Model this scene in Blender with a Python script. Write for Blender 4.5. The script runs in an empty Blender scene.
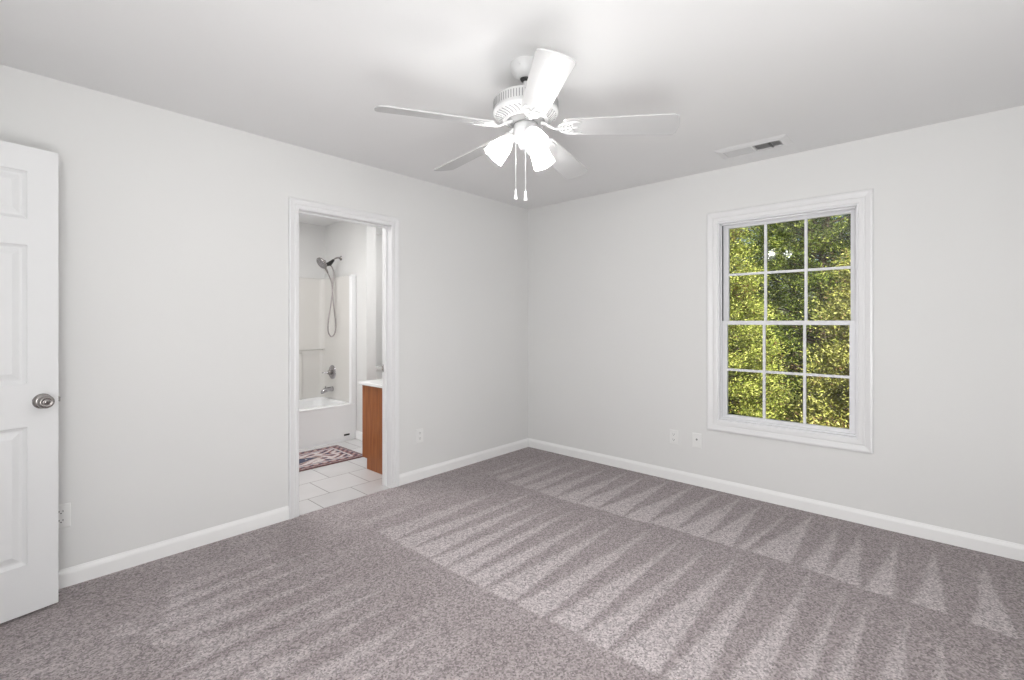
import bpy, bmesh, math, random
import numpy as np
from mathutils import Vector, Matrix

PI = math.pi
S = bpy.context.scene
COL = S.collection
H = 2.44            # ceiling height
XW = 3.710          # window wall plane
YW = 3.134          # doorway wall plane
XB, YB = -0.58, -0.62
WT = 0.12
YAW = math.radians(42.17)

# ------------------------------------------------------------------ camera
cd = bpy.data.cameras.new('camera')
cam = bpy.data.objects.new('camera', cd)
COL.objects.link(cam)
cam.location = (0, 0, 1.278)
cam.rotation_euler = (PI / 2, 0, YAW - PI / 2)
cd.sensor_fit = 'HORIZONTAL'
cd.sensor_width = 36.0
cd.lens = 471.35 / 1024 * 36.0
cd.shift_y = -(340 - 322.24) / 1024
cd.clip_start = 0.02
S.camera = cam

# ------------------------------------------------------------------ colour management
S.view_settings.view_transform = 'Standard'
S.view_settings.look = 'None'
S.view_settings.exposure = 0.0
S.view_settings.gamma = 1.0
S.view_settings.use_curve_mapping = False

# ------------------------------------------------------------------ sky, sun, large lights
world = bpy.data.worlds.new('sky')
S.world = world
world.use_nodes = True
wn = world.node_tree
wn.nodes.clear()
sky = wn.nodes.new('ShaderNodeTexSky')
sky.sky_type = 'NISHITA'
sky.sun_disc = False
sky.sun_elevation = math.radians(50)
sky.sun_rotation = math.radians(200)
sky.air_density = 1.2
sky.dust_density = 1.5
bg = wn.nodes.new('ShaderNodeBackground')
bg.inputs['Strength'].default_value = 0.10
wo = wn.nodes.new('ShaderNodeOutputWorld')
wn.links.new(sky.outputs[0], bg.inputs[0])
wn.links.new(bg.outputs[0], wo.inputs[0])

BULB = 370.0         # emission strength of the three fan bulbs


def lamp(name, kind, loc, direction, energy, color=(1, 1, 1), **kw):
    l = bpy.data.lights.new(name, kind)
    l.energy = energy
    l.color = color
    for k, v in kw.items():
        setattr(l, k, v)
    o = bpy.data.objects.new(name, l)
    o.location = loc
    o.rotation_euler = Vector(direction).to_track_quat('-Z', 'Y').to_euler()
    COL.objects.link(o)
    return o


lamp('sun', 'SUN', (0, 0, 8), (0.50, 0.34, -0.80), 13.0, (1, 0.95, 0.84), angle=0.01)
lamp('ceiling_fill', 'AREA', (0.15, -0.15, 0.70), (0.42, 0.22, 0.88), 27.0, (1, 1, 1), shape='RECTANGLE', size=1.0, size_y=0.9)  # added fill aimed upward to brighten the ceiling, no real source
lamp('front_fill', 'AREA', (-0.42, -0.25, 1.20), (0.93, 0.37, 0.04), 47.0, (1, 1, 1), shape='RECTANGLE', size=1.0, size_y=1.5)  # added frontal fill that lifts the window wall and far corner
lamp('vanity_light', 'AREA', (3.40, 3.36, 2.05), (-0.1, 1, -0.15), 8.5, (1, 0.99, 0.98), shape='RECTANGLE', size=0.7, size_y=0.14)
lamp('bathroom_fill', 'AREA', (1.40, 4.25, 2.41), (0, 0, -1), 25.0, (1, 0.99, 0.98), shape='DISK', size=0.9)  # added fill to brighten the bathroom, no known fixture here

lamp('alcove_fill', 'AREA', (3.3, 4.7, 2.42), (0, 0.1, -1), 4.2, (1, 0.99, 0.98), shape='DISK', size=0.35)  # added fill that brightens the toilet alcove, not a known lamp

# ------------------------------------------------------------------ materials


def mat(name, col, rough=0.5, metal=0.0, spec=0.5):
    m = bpy.data.materials.new(name)
    m.use_nodes = True
    b = m.node_tree.nodes['Principled BSDF']
    b.inputs['Base Color'].default_value = (*col, 1)
    b.inputs['Roughness'].default_value = rough
    b.inputs['Metallic'].default_value = metal
    b.inputs['Specular IOR Level'].default_value = spec
    return m


def nodes(m):
    return m.node_tree.nodes, m.node_tree.links, m.node_tree.nodes['Principled BSDF']


def add_noise(m, scale, amount, bump=0.0, bscale=None, dist=0.002):
    """slight procedural colour variation and bump in object space"""
    N, L, b = nodes(m)
    col = b.inputs['Base Color'].default_value[:]
    tc = N.new('ShaderNodeTexCoord')
    nz = N.new('ShaderNodeTexNoise')
    nz.inputs['Scale'].default_value = scale
    nz.inputs['Detail'].default_value = 4
    L.new(tc.outputs['Object'], nz.inputs['Vector'])
    r = N.new('ShaderNodeValToRGB')
    r.color_ramp.elements[0].position = 0.3
    r.color_ramp.elements[1].position = 0.7
    r.color_ramp.elements[0].color = (*[c * (1 - amount) for c in col[:3]], 1)
    r.color_ramp.elements[1].color = (*[min(1, c * (1 + amount)) for c in col[:3]], 1)
    L.new(nz.outputs[0], r.inputs[0])
    L.new(r.outputs[0], b.inputs['Base Color'])
    if bump:
        n2 = N.new('ShaderNodeTexNoise')
        n2.inputs['Scale'].default_value = bscale or scale
        n2.inputs['Detail'].default_value = 3
        L.new(tc.outputs['Object'], n2.inputs['Vector'])
        bp = N.new('ShaderNodeBump')
        bp.inputs['Strength'].default_value = bump
        bp.inputs['Distance'].default_value = dist
        L.new(n2.outputs[0], bp.inputs['Height'])
        L.new(bp.outputs[0], b.inputs['Normal'])
    return m


M = {}
M['wall'] = add_noise(mat('wall_paint', (0.765, 0.765, 0.757), 0.75, spec=0.3), 1.3, 0.006, 0.06, 160, 0.001)
M['ceiling'] = add_noise(mat('ceiling_paint', (0.83, 0.83, 0.83), 0.85, spec=0.2), 1.5, 0.006, 0.08, 120, 0.001)
M['trim'] = add_noise(mat('white_semigloss_trim', (0.79, 0.79, 0.795), 0.32), 2.0, 0.005)
M['base'] = add_noise(mat('white_baseboard_paint', (0.90, 0.90, 0.895), 0.4), 2.0, 0.005)
M['door'] = add_noise(mat('white_door_paint', (0.765, 0.77, 0.775), 0.34), 2.0, 0.005, 0.03, 90, 0.001)
M['vinyl'] = add_noise(mat('white_vinyl', (0.80, 0.80, 0.82), 0.35), 2.0, 0.005)
M['bathwall'] = add_noise(mat('bathroom_paint', (0.72, 0.717, 0.71), 0.7, spec=0.3), 1.3, 0.006, 0.05, 160, 0.001)
M['fiberglass'] = add_noise(mat('white_fiberglass', (0.68, 0.665, 0.64), 0.22), 1.5, 0.01)
M['apron'] = add_noise(mat('white_tub_gelcoat', (0.84, 0.845, 0.85), 0.18), 1.5, 0.008)
M['porcelain'] = add_noise(mat('white_porcelain', (0.86, 0.86, 0.85), 0.12), 1.5, 0.005)
M['chrome'] = add_noise(mat('chrome', (0.45, 0.44, 0.46), 0.16, 1.0), 3, 0.02)
M['nickel'] = add_noise(mat('satin_nickel', (0.36, 0.34, 0.33), 0.26, 1.0), 5, 0.03)
M['black'] = add_noise(mat('black_plastic', (0.015, 0.015, 0.015), 0.4), 5, 0.1)
M['dark'] = add_noise(mat('dark_recess', (0.02, 0.02, 0.02), 0.8), 5, 0.1)
M['gapshade'] = add_noise(mat('sash_gap_shade', (0.13, 0.13, 0.14), 0.8), 5, 0.05)  # dark grey painted for shade in the sash gaps
M['plugslot'] = add_noise(mat('plug_slot', (0.10, 0.10, 0.10), 0.8), 5, 0.05)
M['slot'] = add_noise(mat('grey_slot', (0.30, 0.30, 0.30), 0.8), 5, 0.05)
M['plate'] = add_noise(mat('white_plastic_plate', (0.83, 0.83, 0.82), 0.3), 5, 0.01)
M['fan'] = add_noise(mat('white_fan_enamel', (0.66, 0.66, 0.66), 0.3), 3, 0.005)
M['blade'] = add_noise(mat('white_blade_laminate', (0.49, 0.49, 0.49), 0.42), 3, 0.01)
M['vent'] = add_noise(mat('vent_enamel', (0.78, 0.78, 0.78), 0.4), 3, 0.01)
M['louver'] = add_noise(mat('grey_louver_enamel', (0.55, 0.55, 0.55), 0.4), 3, 0.01)
M['ventdark'] = add_noise(mat('dark_vent_metal', (0.10, 0.10, 0.10), 0.6), 3, 0.05)  # dark grey metal of the damper bar
M['hose'] = add_noise(mat('metal_hose', (0.36, 0.33, 0.33), 0.3, 0.9), 40, 0.1)
M['counter'] = add_noise(mat('cultured_marble', (0.85, 0.85, 0.85), 0.15), 6, 0.02)
M['bark'] = add_noise(mat('bark', (0.13, 0.085, 0.06), 0.9), 9, 0.4, 0.5, 25, 0.02)
M['ground'] = add_noise(mat('lawn_soil', (0.10, 0.11, 0.05), 0.95), 2, 0.4, 0.4, 30, 0.03)
M['siding'] = add_noise(mat('roof_deck', (0.4, 0.4, 0.4), 0.9), 2, 0.1)


def wood_mat():
    m = mat('honey_oak_veneer', (0.30, 0.115, 0.035), 0.35)
    N, L, b = nodes(m)
    tc = N.new('ShaderNodeTexCoord')
    mp = N.new('ShaderNodeMapping')
    mp.inputs['Scale'].default_value = (30, 30, 2.2)
    nz = N.new('ShaderNodeTexNoise')
    nz.inputs['Scale'].default_value = 1.6
    nz.inputs['Detail'].default_value = 6
    nz.inputs['Distortion'].default_value = 0.6
    r = N.new('ShaderNodeValToRGB')
    r.color_ramp.elements[0].position = 0.35
    r.color_ramp.elements[0].color = (0.235, 0.066, 0.012, 1)
    r.color_ramp.elements[1].position = 0.68
    r.color_ramp.elements[1].color = (0.36, 0.118, 0.026, 1)
    L.new(tc.outputs['Object'], mp.inputs[0])
    L.new(mp.outputs[0], nz.inputs['Vector'])
    L.new(nz.outputs[0], r.inputs[0])
    L.new(r.outputs[0], b.inputs['Base Color'])
    return m


M['wood'] = wood_mat()


def tile_mat():
    m = mat('white_floor_tile', (0.8, 0.8, 0.8), 0.25)
    N, L, b = nodes(m)
    tc = N.new('ShaderNodeTexCoord')
    mp = N.new('ShaderNodeMapping')
    mp.inputs['Location'].default_value = (-1.7055 - 0.1675 + 0.335 * 10, -3.392 + 0.335 * 10, 0)
    br = N.new('ShaderNodeTexBrick')
    br.offset = 0.5
    br.offset_frequency = 2
    br.inputs['Scale'].default_value = 1.0
    br.inputs['Brick Width'].default_value = 0.335
    br.inputs['Row Height'].default_value = 0.335
    br.inputs['Mortar Size'].default_value = 0.0035
    br.inputs['Mortar Smooth'].default_value = 0.2
    br.inputs['Color1'].default_value = (0.66, 0.65, 0.655, 1)
    br.inputs['Color2'].default_value = (0.61, 0.60, 0.605, 1)
    br.inputs['Mortar'].default_value = (0.34, 0.33, 0.32, 1)
    L.new(tc.outputs['Object'], mp.inputs[0])
    L.new(mp.outputs[0], br.inputs['Vector'])
    nz = N.new('ShaderNodeTexNoise')
    nz.inputs['Scale'].default_value = 5
    nz.inputs['Detail'].default_value = 5
    L.new(tc.outputs['Object'], nz.inputs['Vector'])
    mx = N.new('ShaderNodeMix')
    mx.data_type = 'RGBA'
    mx.blend_type = 'MULTIPLY'
    mx.inputs[0].default_value = 0.12
    L.new(br.outputs['Color'], mx.inputs[6])
    L.new(nz.outputs[0], mx.inputs[7])
    L.new(mx.outputs[2], b.inputs['Base Color'])
    bp = N.new('ShaderNodeBump')
    bp.inputs['Strength'].default_value = 0.5
    bp.inputs['Distance'].default_value = 0.002
    bp.invert = True
    L.new(br.outputs['Fac'], bp.inputs['Height'])
    L.new(bp.outputs[0], b.inputs['Normal'])
    return m


M['tile'] = tile_mat()


def carpet_mat():
    """cut-pile carpet: the 'pile' attribute holds which way the vacuum laid the yarn"""
    m = mat('taupe_cut_pile_carpet', (0.3, 0.27, 0.27), 0.95, spec=0.1)
    N, L, b = nodes(m)
    at = N.new('ShaderNodeAttribute')
    at.attribute_name = 'pile'
    tc = N.new('ShaderNodeTexCoord')
    r = N.new('ShaderNodeMix')
    r.data_type = 'RGBA'
    r.inputs[6].default_value = (0.315, 0.272, 0.274, 1)
    r.inputs[7].default_value = (0.495, 0.447, 0.451, 1)
    L.new(at.outputs['Fac'], r.inputs[0])
    vr = N.new('ShaderNodeTexVoronoi')
    vr.inputs['Scale'].default_value = 150
    L.new(tc.outputs['Object'], vr.inputs['Vector'])
    sep = N.new('ShaderNodeSeparateColor')
    L.new(vr.outputs['Color'], sep.inputs[0])
    nz = N.new('ShaderNodeTexNoise')
    nz.inputs['Scale'].default_value = 60
    nz.inputs['Detail'].default_value = 6
    nz.inputs['Roughness'].default_value = 0.8
    L.new(tc.outputs['Object'], nz.inputs['Vector'])
    vo = N.new('ShaderNodeMix')
    vo.data_type = 'FLOAT'
    vo.inputs[0].default_value = 0.55
    L.new(sep.outputs[0], vo.inputs[2])
    L.new(nz.outputs[0], vo.inputs[3])
    rp = N.new('ShaderNodeValToRGB')
    rp.color_ramp.elements[0].position = 0.18
    rp.color_ramp.elements[0].color = (0.40, 0.40, 0.40, 1)
    rp.color_ramp.elements[1].position = 0.80
    rp.color_ramp.elements[1].color = (1.55, 1.55, 1.55, 1)
    L.new(vo.outputs[0], rp.inputs[0])
    mx = N.new('ShaderNodeMix')
    mx.data_type = 'RGBA'
    mx.blend_type = 'MULTIPLY'
    mx.inputs[0].default_value = 1.0
    L.new(r.outputs[2], mx.inputs[6])
    L.new(rp.outputs[0], mx.inputs[7])
    L.new(mx.outputs[2], b.inputs['Base Color'])
    bp = N.new('ShaderNodeBump')
    bp.inputs['Strength'].default_value = 0.6
    bp.inputs['Distance'].default_value = 0.006
    L.new(vo.outputs[0], bp.inputs['Height'])
    L.new(bp.outputs[0], b.inputs['Normal'])
    b.inputs['Sheen Weight'].default_value = 0.15
    return m


M['carpet'] = carpet_mat()


def glass_mat():
    m = bpy.data.materials.new('window_glass')
    m.use_nodes = True
    N, L = m.node_tree.nodes, m.node_tree.links
    N.clear()
    o = N.new('ShaderNodeOutputMaterial')
    t = N.new('ShaderNodeBsdfTransparent')
    t.inputs[0].default_value = (0.97, 0.98, 0.97, 1)
    g = N.new('ShaderNodeBsdfGlossy')
    g.inputs['Roughness'].default_value = 0.03
    f = N.new('ShaderNodeFresnel')
    f.inputs['IOR'].default_value = 1.45
    mx = N.new('ShaderNodeMixShader')
    L.new(f.outputs[0], mx.inputs[0])
    L.new(t.outputs[0], mx.inputs[1])
    L.new(g.outputs[0], mx.inputs[2])
    L.new(mx.outputs[0], o.inputs[0])
    return m


M['glass'] = glass_mat()


def shade_mat():
    m = bpy.data.materials.new('frosted_glass_shade')
    m.use_nodes = True
    N, L = m.node_tree.nodes, m.node_tree.links
    N.clear()
    o = N.new('ShaderNodeOutputMaterial')
    t = N.new('ShaderNodeBsdfTransparent')
    t.inputs[0].default_value = (0.95, 0.95, 0.95, 1)
    tr = N.new('ShaderNodeBsdfTranslucent')
    tr.inputs[0].default_value = (0.9, 0.9, 0.88, 1)
    d = N.new('ShaderNodeBsdfDiffuse')
    d.inputs[0].default_value = (0.9, 0.9, 0.88, 1)
    a = N.new('ShaderNodeMixShader')
    a.inputs[0].default_value = 0.5
    c = N.new('ShaderNodeMixShader')
    c.inputs[0].default_value = 0.66
    L.new(tr.outputs[0], a.inputs[1])
    L.new(d.outputs[0], a.inputs[2])
    L.new(t.outputs[0], c.inputs[1])
    L.new(a.outputs[0], c.inputs[2])
    L.new(c.outputs[0], o.inputs[0])
    return m


M['shade'] = shade_mat()


def bulb_mat():
    m = bpy.data.materials.new('lit_bulb')
    m.use_nodes = True
    N, L = m.node_tree.nodes, m.node_tree.links
    N.clear()
    o = N.new('ShaderNodeOutputMaterial')
    e = N.new('ShaderNodeEmission')
    e.inputs[0].default_value = (1, 0.99, 0.98, 1)
    e.inputs[1].default_value = BULB
    L.new(e.outputs[0], o.inputs[0])
    return m


M['bulb'] = bulb_mat()


def leaf_mat(name, stops, trans=0.16):
    m = bpy.data.materials.new(name)
    m.use_nodes = True
    N, L = m.node_tree.nodes, m.node_tree.links
    N.clear()
    o = N.new('ShaderNodeOutputMaterial')
    g = N.new('ShaderNodeNewGeometry')
    tc = N.new('ShaderNodeTexCoord')
    nz = N.new('ShaderNodeTexNoise')
    nz.inputs['Scale'].default_value = 2.6
    nz.inputs['Detail'].default_value = 3
    L.new(tc.outputs['Object'], nz.inputs['Vector'])
    ad = N.new('ShaderNodeMath')
    ad.operation = 'MULTIPLY_ADD'
    ad.inputs[1].default_value = 0.55
    ad.inputs[2].default_value = -0.28
    L.new(g.outputs['Random Per Island'], ad.inputs[0])
    s = N.new('ShaderNodeMath')
    s.operation = 'ADD'
    L.new(ad.outputs[0], s.inputs[0])
    L.new(nz.outputs[0], s.inputs[1])
    r = N.new('ShaderNodeValToRGB')
    while len(r.color_ramp.elements) < len(stops):
        r.color_ramp.elements.new(0.5)
    for el, (p, c) in zip(r.color_ramp.elements, stops):
        el.position = p
        el.color = (*c, 1)
    L.new(s.outputs[0], r.inputs[0])
    d = N.new('ShaderNodeBsdfDiffuse')
    t = N.new('ShaderNodeBsdfTranslucent')
    L.new(r.outputs[0], d.inputs[0])
    L.new(r.outputs[0], t.inputs[0])
    mx = N.new('ShaderNodeMixShader')
    mx.inputs[0].default_value = trans
    L.new(d.outputs[0], mx.inputs[1])
    L.new(t.outputs[0], mx.inputs[2])
    L.new(mx.outputs[0], o.inputs[0])
    return m


M['leafA'] = leaf_mat('yellow_green_needles', [(0.2, (0.16, 0.09, 0.04)), (0.34, (0.14, 0.19, 0.03)), (0.52, (0.36, 0.42, 0.08)), (0.75, (0.62, 0.62, 0.20))])
M['leafB'] = leaf_mat('deep_green_needles', [(0.2, (0.04, 0.04, 0.02)), (0.42, (0.08, 0.12, 0.025)), (0.6, (0.20, 0.26, 0.05)), (0.8, (0.42, 0.46, 0.12))])
M['leafC'] = leaf_mat('olive_needles', [(0.2, (0.24, 0.15, 0.08)), (0.36, (0.20, 0.20, 0.05)), (0.55, (0.40, 0.42, 0.10)), (0.78, (0.62, 0.60, 0.22))])


def rug_mat():
    m = mat('woven_rug', (0.4, 0.2, 0.2), 0.95, spec=0.1)
    N, L, b = nodes(m)
    at = N.new('ShaderNodeAttribute')
    at.attribute_name = 'weave'
    tc = N.new('ShaderNodeTexCoord')
    nz = N.new('ShaderNodeTexNoise')
    nz.inputs['Scale'].default_value = 60
    nz.inputs['Detail'].default_value = 3
    L.new(tc.outputs['Object'], nz.inputs['Vector'])
    mx = N.new('ShaderNodeMix')
    mx.data_type = 'RGBA'
    mx.blend_type = 'OVERLAY'
    mx.inputs[0].default_value = 0.35
    L.new(at.outputs['Color'], mx.inputs[6])
    L.new(nz.outputs[0], mx.inputs[7])
    L.new(mx.outputs[2], b.inputs['Base Color'])
    return m


M['rug'] = rug_mat()

# ------------------------------------------------------------------ mesh helpers


class MB:
    def __init__(self):
        self.v, self.f, self.s = [], [], []

    def add(self, verts, faces, smooth=False, X=None):
        n = len(self.v)
        for p in verts:
            p = Vector(p)
            self.v.append(tuple(X @ p if X is not None else p))
        for q in faces:
            self.f.append(tuple(n + i for i in q))
            self.s.append(smooth)
        return self

    def box(self, a, b, X=None):
        (x0, y0, z0), (x1, y1, z1) = a, b
        x0, x1 = sorted((x0, x1)); y0, y1 = sorted((y0, y1)); z0, z1 = sorted((z0, z1))
        v = [(x0, y0, z0), (x1, y0, z0), (x1, y1, z0), (x0, y1, z0), (x0, y0, z1), (x1, y0, z1), (x1, y1, z1), (x0, y1, z1)]
        f = [(0, 3, 2, 1), (4, 5, 6, 7), (0, 1, 5, 4), (1, 2, 6, 5), (2, 3, 7, 6), (3, 0, 4, 7)]
        return self.add(v, f, False, X)

    def lathe(self, prof, seg=32, X=None, cap0=True, cap1=True, smooth=True):
        v, f = [], []
        for r, z in prof:
            for k in range(seg):
                a = 2 * PI * k / seg
                v.append((r * math.cos(a), r * math.sin(a), z))
        for i in range(len(prof) - 1):
            for k in range(seg):
                k2 = (k + 1) % seg
                f.append((i * seg + k, i * seg + k2, (i + 1) * seg + k2, (i + 1) * seg + k))
        self.add(v, f, smooth, X)
        if cap0:
            self.add(v[:seg], [tuple(range(seg - 1, -1, -1))], False, X)
        if cap1:
            self.add(v[-seg:], [tuple(range(seg))], False, X)
        return self

    def tube(self, pts, r, seg=10, X=None, flat=1.0):
        pts = [Vector(p) for p in pts]
        n = len(pts)
        rs = r if isinstance(r, (list, tuple)) else [r] * n
        v, f = [], []
        up = None
        for i, p in enumerate(pts):
            t = (pts[min(i + 1, n - 1)] - pts[max(i - 1, 0)]).normalized()
            if up is None:
                up = Vector((0, 0, 1)) if abs(t.z) < 0.9 else Vector((0, 1, 0))
            a = t.cross(up).normalized()
            b = a.cross(t).normalized()
            up = b
            for k in range(seg):
                w = 2 * PI * k / seg
                v.append(p + a * (rs[i] * math.cos(w)) + b * (rs[i] * flat * math.sin(w)))
        for i in range(n - 1):
            for k in range(seg):
                k2 = (k + 1) % seg
                f.append((i * seg + k, (i + 1) * seg + k, (i + 1) * seg + k2, i * seg + k2))
        f.append(tuple(range(seg)))
        f.append(tuple((n - 1) * seg + k for k in range(seg - 1, -1, -1)))
        return self.add(v, f, True, X)

    def torus(self, R, r, X=None, seg=24, ring=8, sx=1.0):
        v, f = [], []
        for i in range(seg):
            a = 2 * PI * i / seg
            for k in range(ring):
                w = 2 * PI * k / ring
                q = R + r * math.cos(w)
                v.append((q * math.cos(a) * sx, q * math.sin(a), r * math.sin(w)))
        for i in range(seg):
            for k in range(ring):
                i2, k2 = (i + 1) % seg, (k + 1) % ring
                f.append((i * ring + k, i2 * ring + k, i2 * ring + k2, i * ring + k2))
        return self.add(v, f, True, X)

    def prism(self, outline, z0, z1, X=None):
        n = len(outline)
        v = [(x, y, z0) for x, y in outline] + [(x, y, z1) for x, y in outline]
        f = [tuple(range(n - 1, -1, -1)), tuple(range(n, 2 * n))]
        f += [(i, (i + 1) % n, n + (i + 1) % n, n + i) for i in range(n)]
        return self.add(v, f, False, X)

    def build(self, name, material, parent=None, bevel=0.0, seg=2):
        me = bpy.data.meshes.new(name)
        me.from_pydata(self.v, [], self.f)
        me.validate()
        bm = bmesh.new()
        bm.from_mesh(me)
        for q, s in zip(bm.faces, self.s):
            q.smooth = s
        bmesh.ops.recalc_face_normals(bm, faces=bm.faces)
        bm.to_mesh(me)
        bm.free()
        me.materials.append(material)
        o = bpy.data.objects.new(name, me)
        COL.objects.link(o)
        if parent is not None:
            o.parent = parent
        if bevel:
            md = o.modifiers.new('bevel', 'BEVEL')
            md.width = bevel
            md.segments = seg
            md.limit_method = 'ANGLE'
            md.angle_limit = math.radians(40)
        return o


def tag(o, label, cat, group=None, kind=None):
    o['label'] = label
    o['category'] = cat
    if group:
        o['group'] = group
    if kind:
        o['kind'] = kind
    return o


def empty(name, loc, label, cat, rz=0.0, group=None, kind=None):
    o = bpy.data.objects.new(name, None)
    COL.objects.link(o)
    o.location = loc
    o.rotation_euler = (0, 0, rz)
    o.empty_display_size = 0.1
    return tag(o, label, cat, group, kind)


def structure(name, mb, material, label, cat, bevel=0.0):
    return tag(mb.build(name, material, None, bevel), label, cat, None, 'structure')


def frame_sweep(mb, P, u0, v0, u1, v1, prof, closed=True):
    """moulding with mitred corners around the opening u0..u1 x v0..v1; P(u, v, w) maps wall plane to space"""
    rings = []
    for o, h in prof:
        if closed:
            c = [(u0 - o, v0 - o), (u0 - o, v1 + o), (u1 + o, v1 + o), (u1 + o, v0 - o)]
        else:
            c = [(u0 - o, v0), (u0 - o, v1 + o), (u1 + o, v1 + o), (u1 + o, v0)]
        rings.append([P(a, b, h) for a, b in c])
    n = len(prof)
    v = [p for r in rings for p in r]
    f = []
    for i in range(n):
        j = (i + 1) % n
        for k in range(4 if closed else 3):
            k2 = (k + 1) % 4
            f.append((i * 4 + k, i * 4 + k2, j * 4 + k2, j * 4 + k))
    if not closed:
        f.append(tuple(i * 4 for i in range(n)))
        f.append(tuple(i * 4 + 3 for i in range(n - 1, -1, -1)))
    mb.add(v, f)
    return mb


def rot_to(direction):
    """matrix turning +Z to direction"""
    return Vector(direction).to_track_quat('Z', 'Y').to_matrix().to_4x4()


# ------------------------------------------------------------------ room shell
DX0, DX1, DZ = 1.36, 2.069, 2.024          # doorway in the left wall
WY0, WY1, WZ0, WZ1 = 0.378, 1.250, 0.528, 2.040   # window opening


def carpet():
    """carpet with the wedge-shaped tracks a vacuum cleaner left in the pile"""
    st = 0.0125
    xs = np.arange(XB, XW + st, st); xs[-1] = XW
    ys = np.arange(YB, YW + st, st); ys[-1] = YW
    gx, gy = np.meshgrid(xs, ys, indexing='ij')
    rs = np.random.RandomState(4)

    def smooth_noise(u, v, seed):
        r = np.random.RandomState(seed).rand(64, 64)
        iu, iv = np.floor(u).astype(int), np.floor(v).astype(int)
        fu, fv = u - iu, v - iv
        fu, fv = fu * fu * (3 - 2 * fu), fv * fv * (3 - 2 * fv)
        a = r[iu % 64, iv % 64]; b = r[(iu + 1) % 64, iv % 64]
        c = r[iu % 64, (iv + 1) % 64]; d = r[(iu + 1) % 64, (iv + 1) % 64]
        return (a * (1 - fu) + b * fu) * (1 - fv) + (c * (1 - fu) + d * fu) * fv

    wob = (smooth_noise(gx * 4 + 3, gy * 4 + 5, 1) - 0.5)
    fine = (smooth_noise(gx * 38 + 3, gy * 38 + 5, 21) - 0.5)
    B1 = 2.80 + 0.03 * wob + 0.03 * np.sin(gy * 2.1)
    B2 = 1.60 + 0.03 * wob + 0.01 * fine - 0.02 * (gy - 1.5)
    pile = np.zeros_like(gx)

    def wedges(lst, near, far, amp=1.0):
        s = (gx - near) / (far - near)
        inside = (s > 0) & (s < 1)
        out = np.zeros_like(gx)
        for hi, lo, ap, h in lst:       # base from y=hi to y=lo, apex at y=ap reached at s=h
            q = np.clip(s / h, 0, 1)
            e = q ** 0.85
            yh = hi + (ap - hi) * e
            yl = lo + (ap - lo) * e
            w = 0.012 * wob + 0.008 * fine
            soft_hi = np.clip((yh + w - gy) / 0.022 + 0.5, 0, 1)
            soft_lo = np.clip((gy - yl - w) / 0.012 + 0.5, 0, 1)
            m = soft_hi * soft_lo * np.clip((1 - s / h) / 0.03, 0, 1) * (1 - 0.35 * q)
            out = np.maximum(out, m)
        return np.where(inside, out * amp, 0), inside

    far = [(1.73, 1.548, 1.609, 1.0), (1.548, 1.376, 1.414, 1.0), (1.376, 1.204, 1.213, 1.0), (1.204, 1.03, 1.061, 1.0),
           (1.03, 0.872, 0.923, 0.93), (0.85, 0.80, 0.745, 0.98), (0.775, 0.579, 0.618, 0.98), (0.541, 0.426, 0.461, 0.87),
           (0.426, 0.285, 0.347, 0.82), (0.273, 0.157, 0.181, 0.85), (0.096, -0.022, 0.011, 0.84), (-0.10, -0.235, -0.176, 0.86),
           (-0.28, -0.40, -0.36, 0.9), (1.90, 1.74, 1.80, 0.98), (2.08, 1.90, 1.96, 0.95), (2.25, 2.09, 2.14, 0.95),
           (2.40, 2.26, 2.31, 0.95), (2.56, 2.42, 2.47, 0.9), (2.72, 2.60, 2.66, 0.9), (2.84, 2.76, 2.80, 0.7)]
    mid = [(2.76, 2.66, 2.74, 0.7), (2.55, 2.37, 2.46, 0.9), (2.36, 2.215, 2.25, 1.0), (2.200, 2.045, 2.118, 0.9), (2.030, 1.913, 1.97, 0.9), (1.900, 1.770, 1.84, 0.95),
           (1.755, 1.625, 1.66, 0.95), (1.605, 1.445, 1.513, 0.9), (1.425, 1.265, 1.311, 0.97), (1.245, 1.105, 1.119, 0.95),
           (1.085, 0.960, 0.97, 0.96), (0.940, 0.755, 0.813, 0.95), (0.735, 0.610, 0.67, 0.97), (0.585, 0.455, 0.472, 0.99),
           (0.430, 0.340, 0.331, 0.98), (0.345, 0.235, 0.236, 0.92), (0.215, 0.095, 0.096, 0.97), (0.05, -0.06, -0.004, 0.85),
           (-0.13, -0.25, -0.175, 0.9), (-0.30, -0.42, -0.36, 0.9)]
    pf, inf = wedges(far, B1, XW - 0.02)
    pm, inm = wedges(mid, B2, B1)
    pf = pf * (0.6 + 0.4 * np.clip((2.5 - gy) / 0.7, 0, 1))
    pm = pm * (0.6 + 0.4 * np.clip((2.6 - gy) / 0.6, 0, 1))
    pile = np.where(inf, 0.10 + 0.90 * pf, pile)
    pile = np.where(inm, 0.12 + 0.88 * pm, pile)
    # scuffed, low contrast pile near the camera and along the left wall
    st1 = smooth_noise(gx * 1.1 + 0.3 * gy, gy * 8.0 - gx * 0.4, 7)
    st2 = smooth_noise(gx * 2.2, gy * 15.0 - gx * 1.0, 11)
    bl = smooth_noise(gx * 6, gy * 6, 13)
    near = 0.12 + 0.75 * np.clip((0.55 * st1 + 0.25 * st2 + 0.2 * bl - 0.25) / 0.5, 0, 1)
    strokes = []
    r2 = np.random.RandomState(17)
    yy = 2.75
    while yy > -0.6:
        wd = 0.10 + 0.10 * r2.rand()
        strokes.append((yy, yy - wd * 0.85, yy - wd * (0.2 + 0.6 * r2.rand()) + 0.04, 0.75 + 0.25 * r2.rand()))
        yy -= wd
    pn, inn = wedges(strokes, 0.30 + 0.3 * bl, B2 - 0.10)
    pn2, inn2 = wedges([(a - 0.05, b - 0.05, c - 0.02, d) for a, b, c, d in strokes], -0.6, 0.30 + 0.3 * bl)
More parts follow.
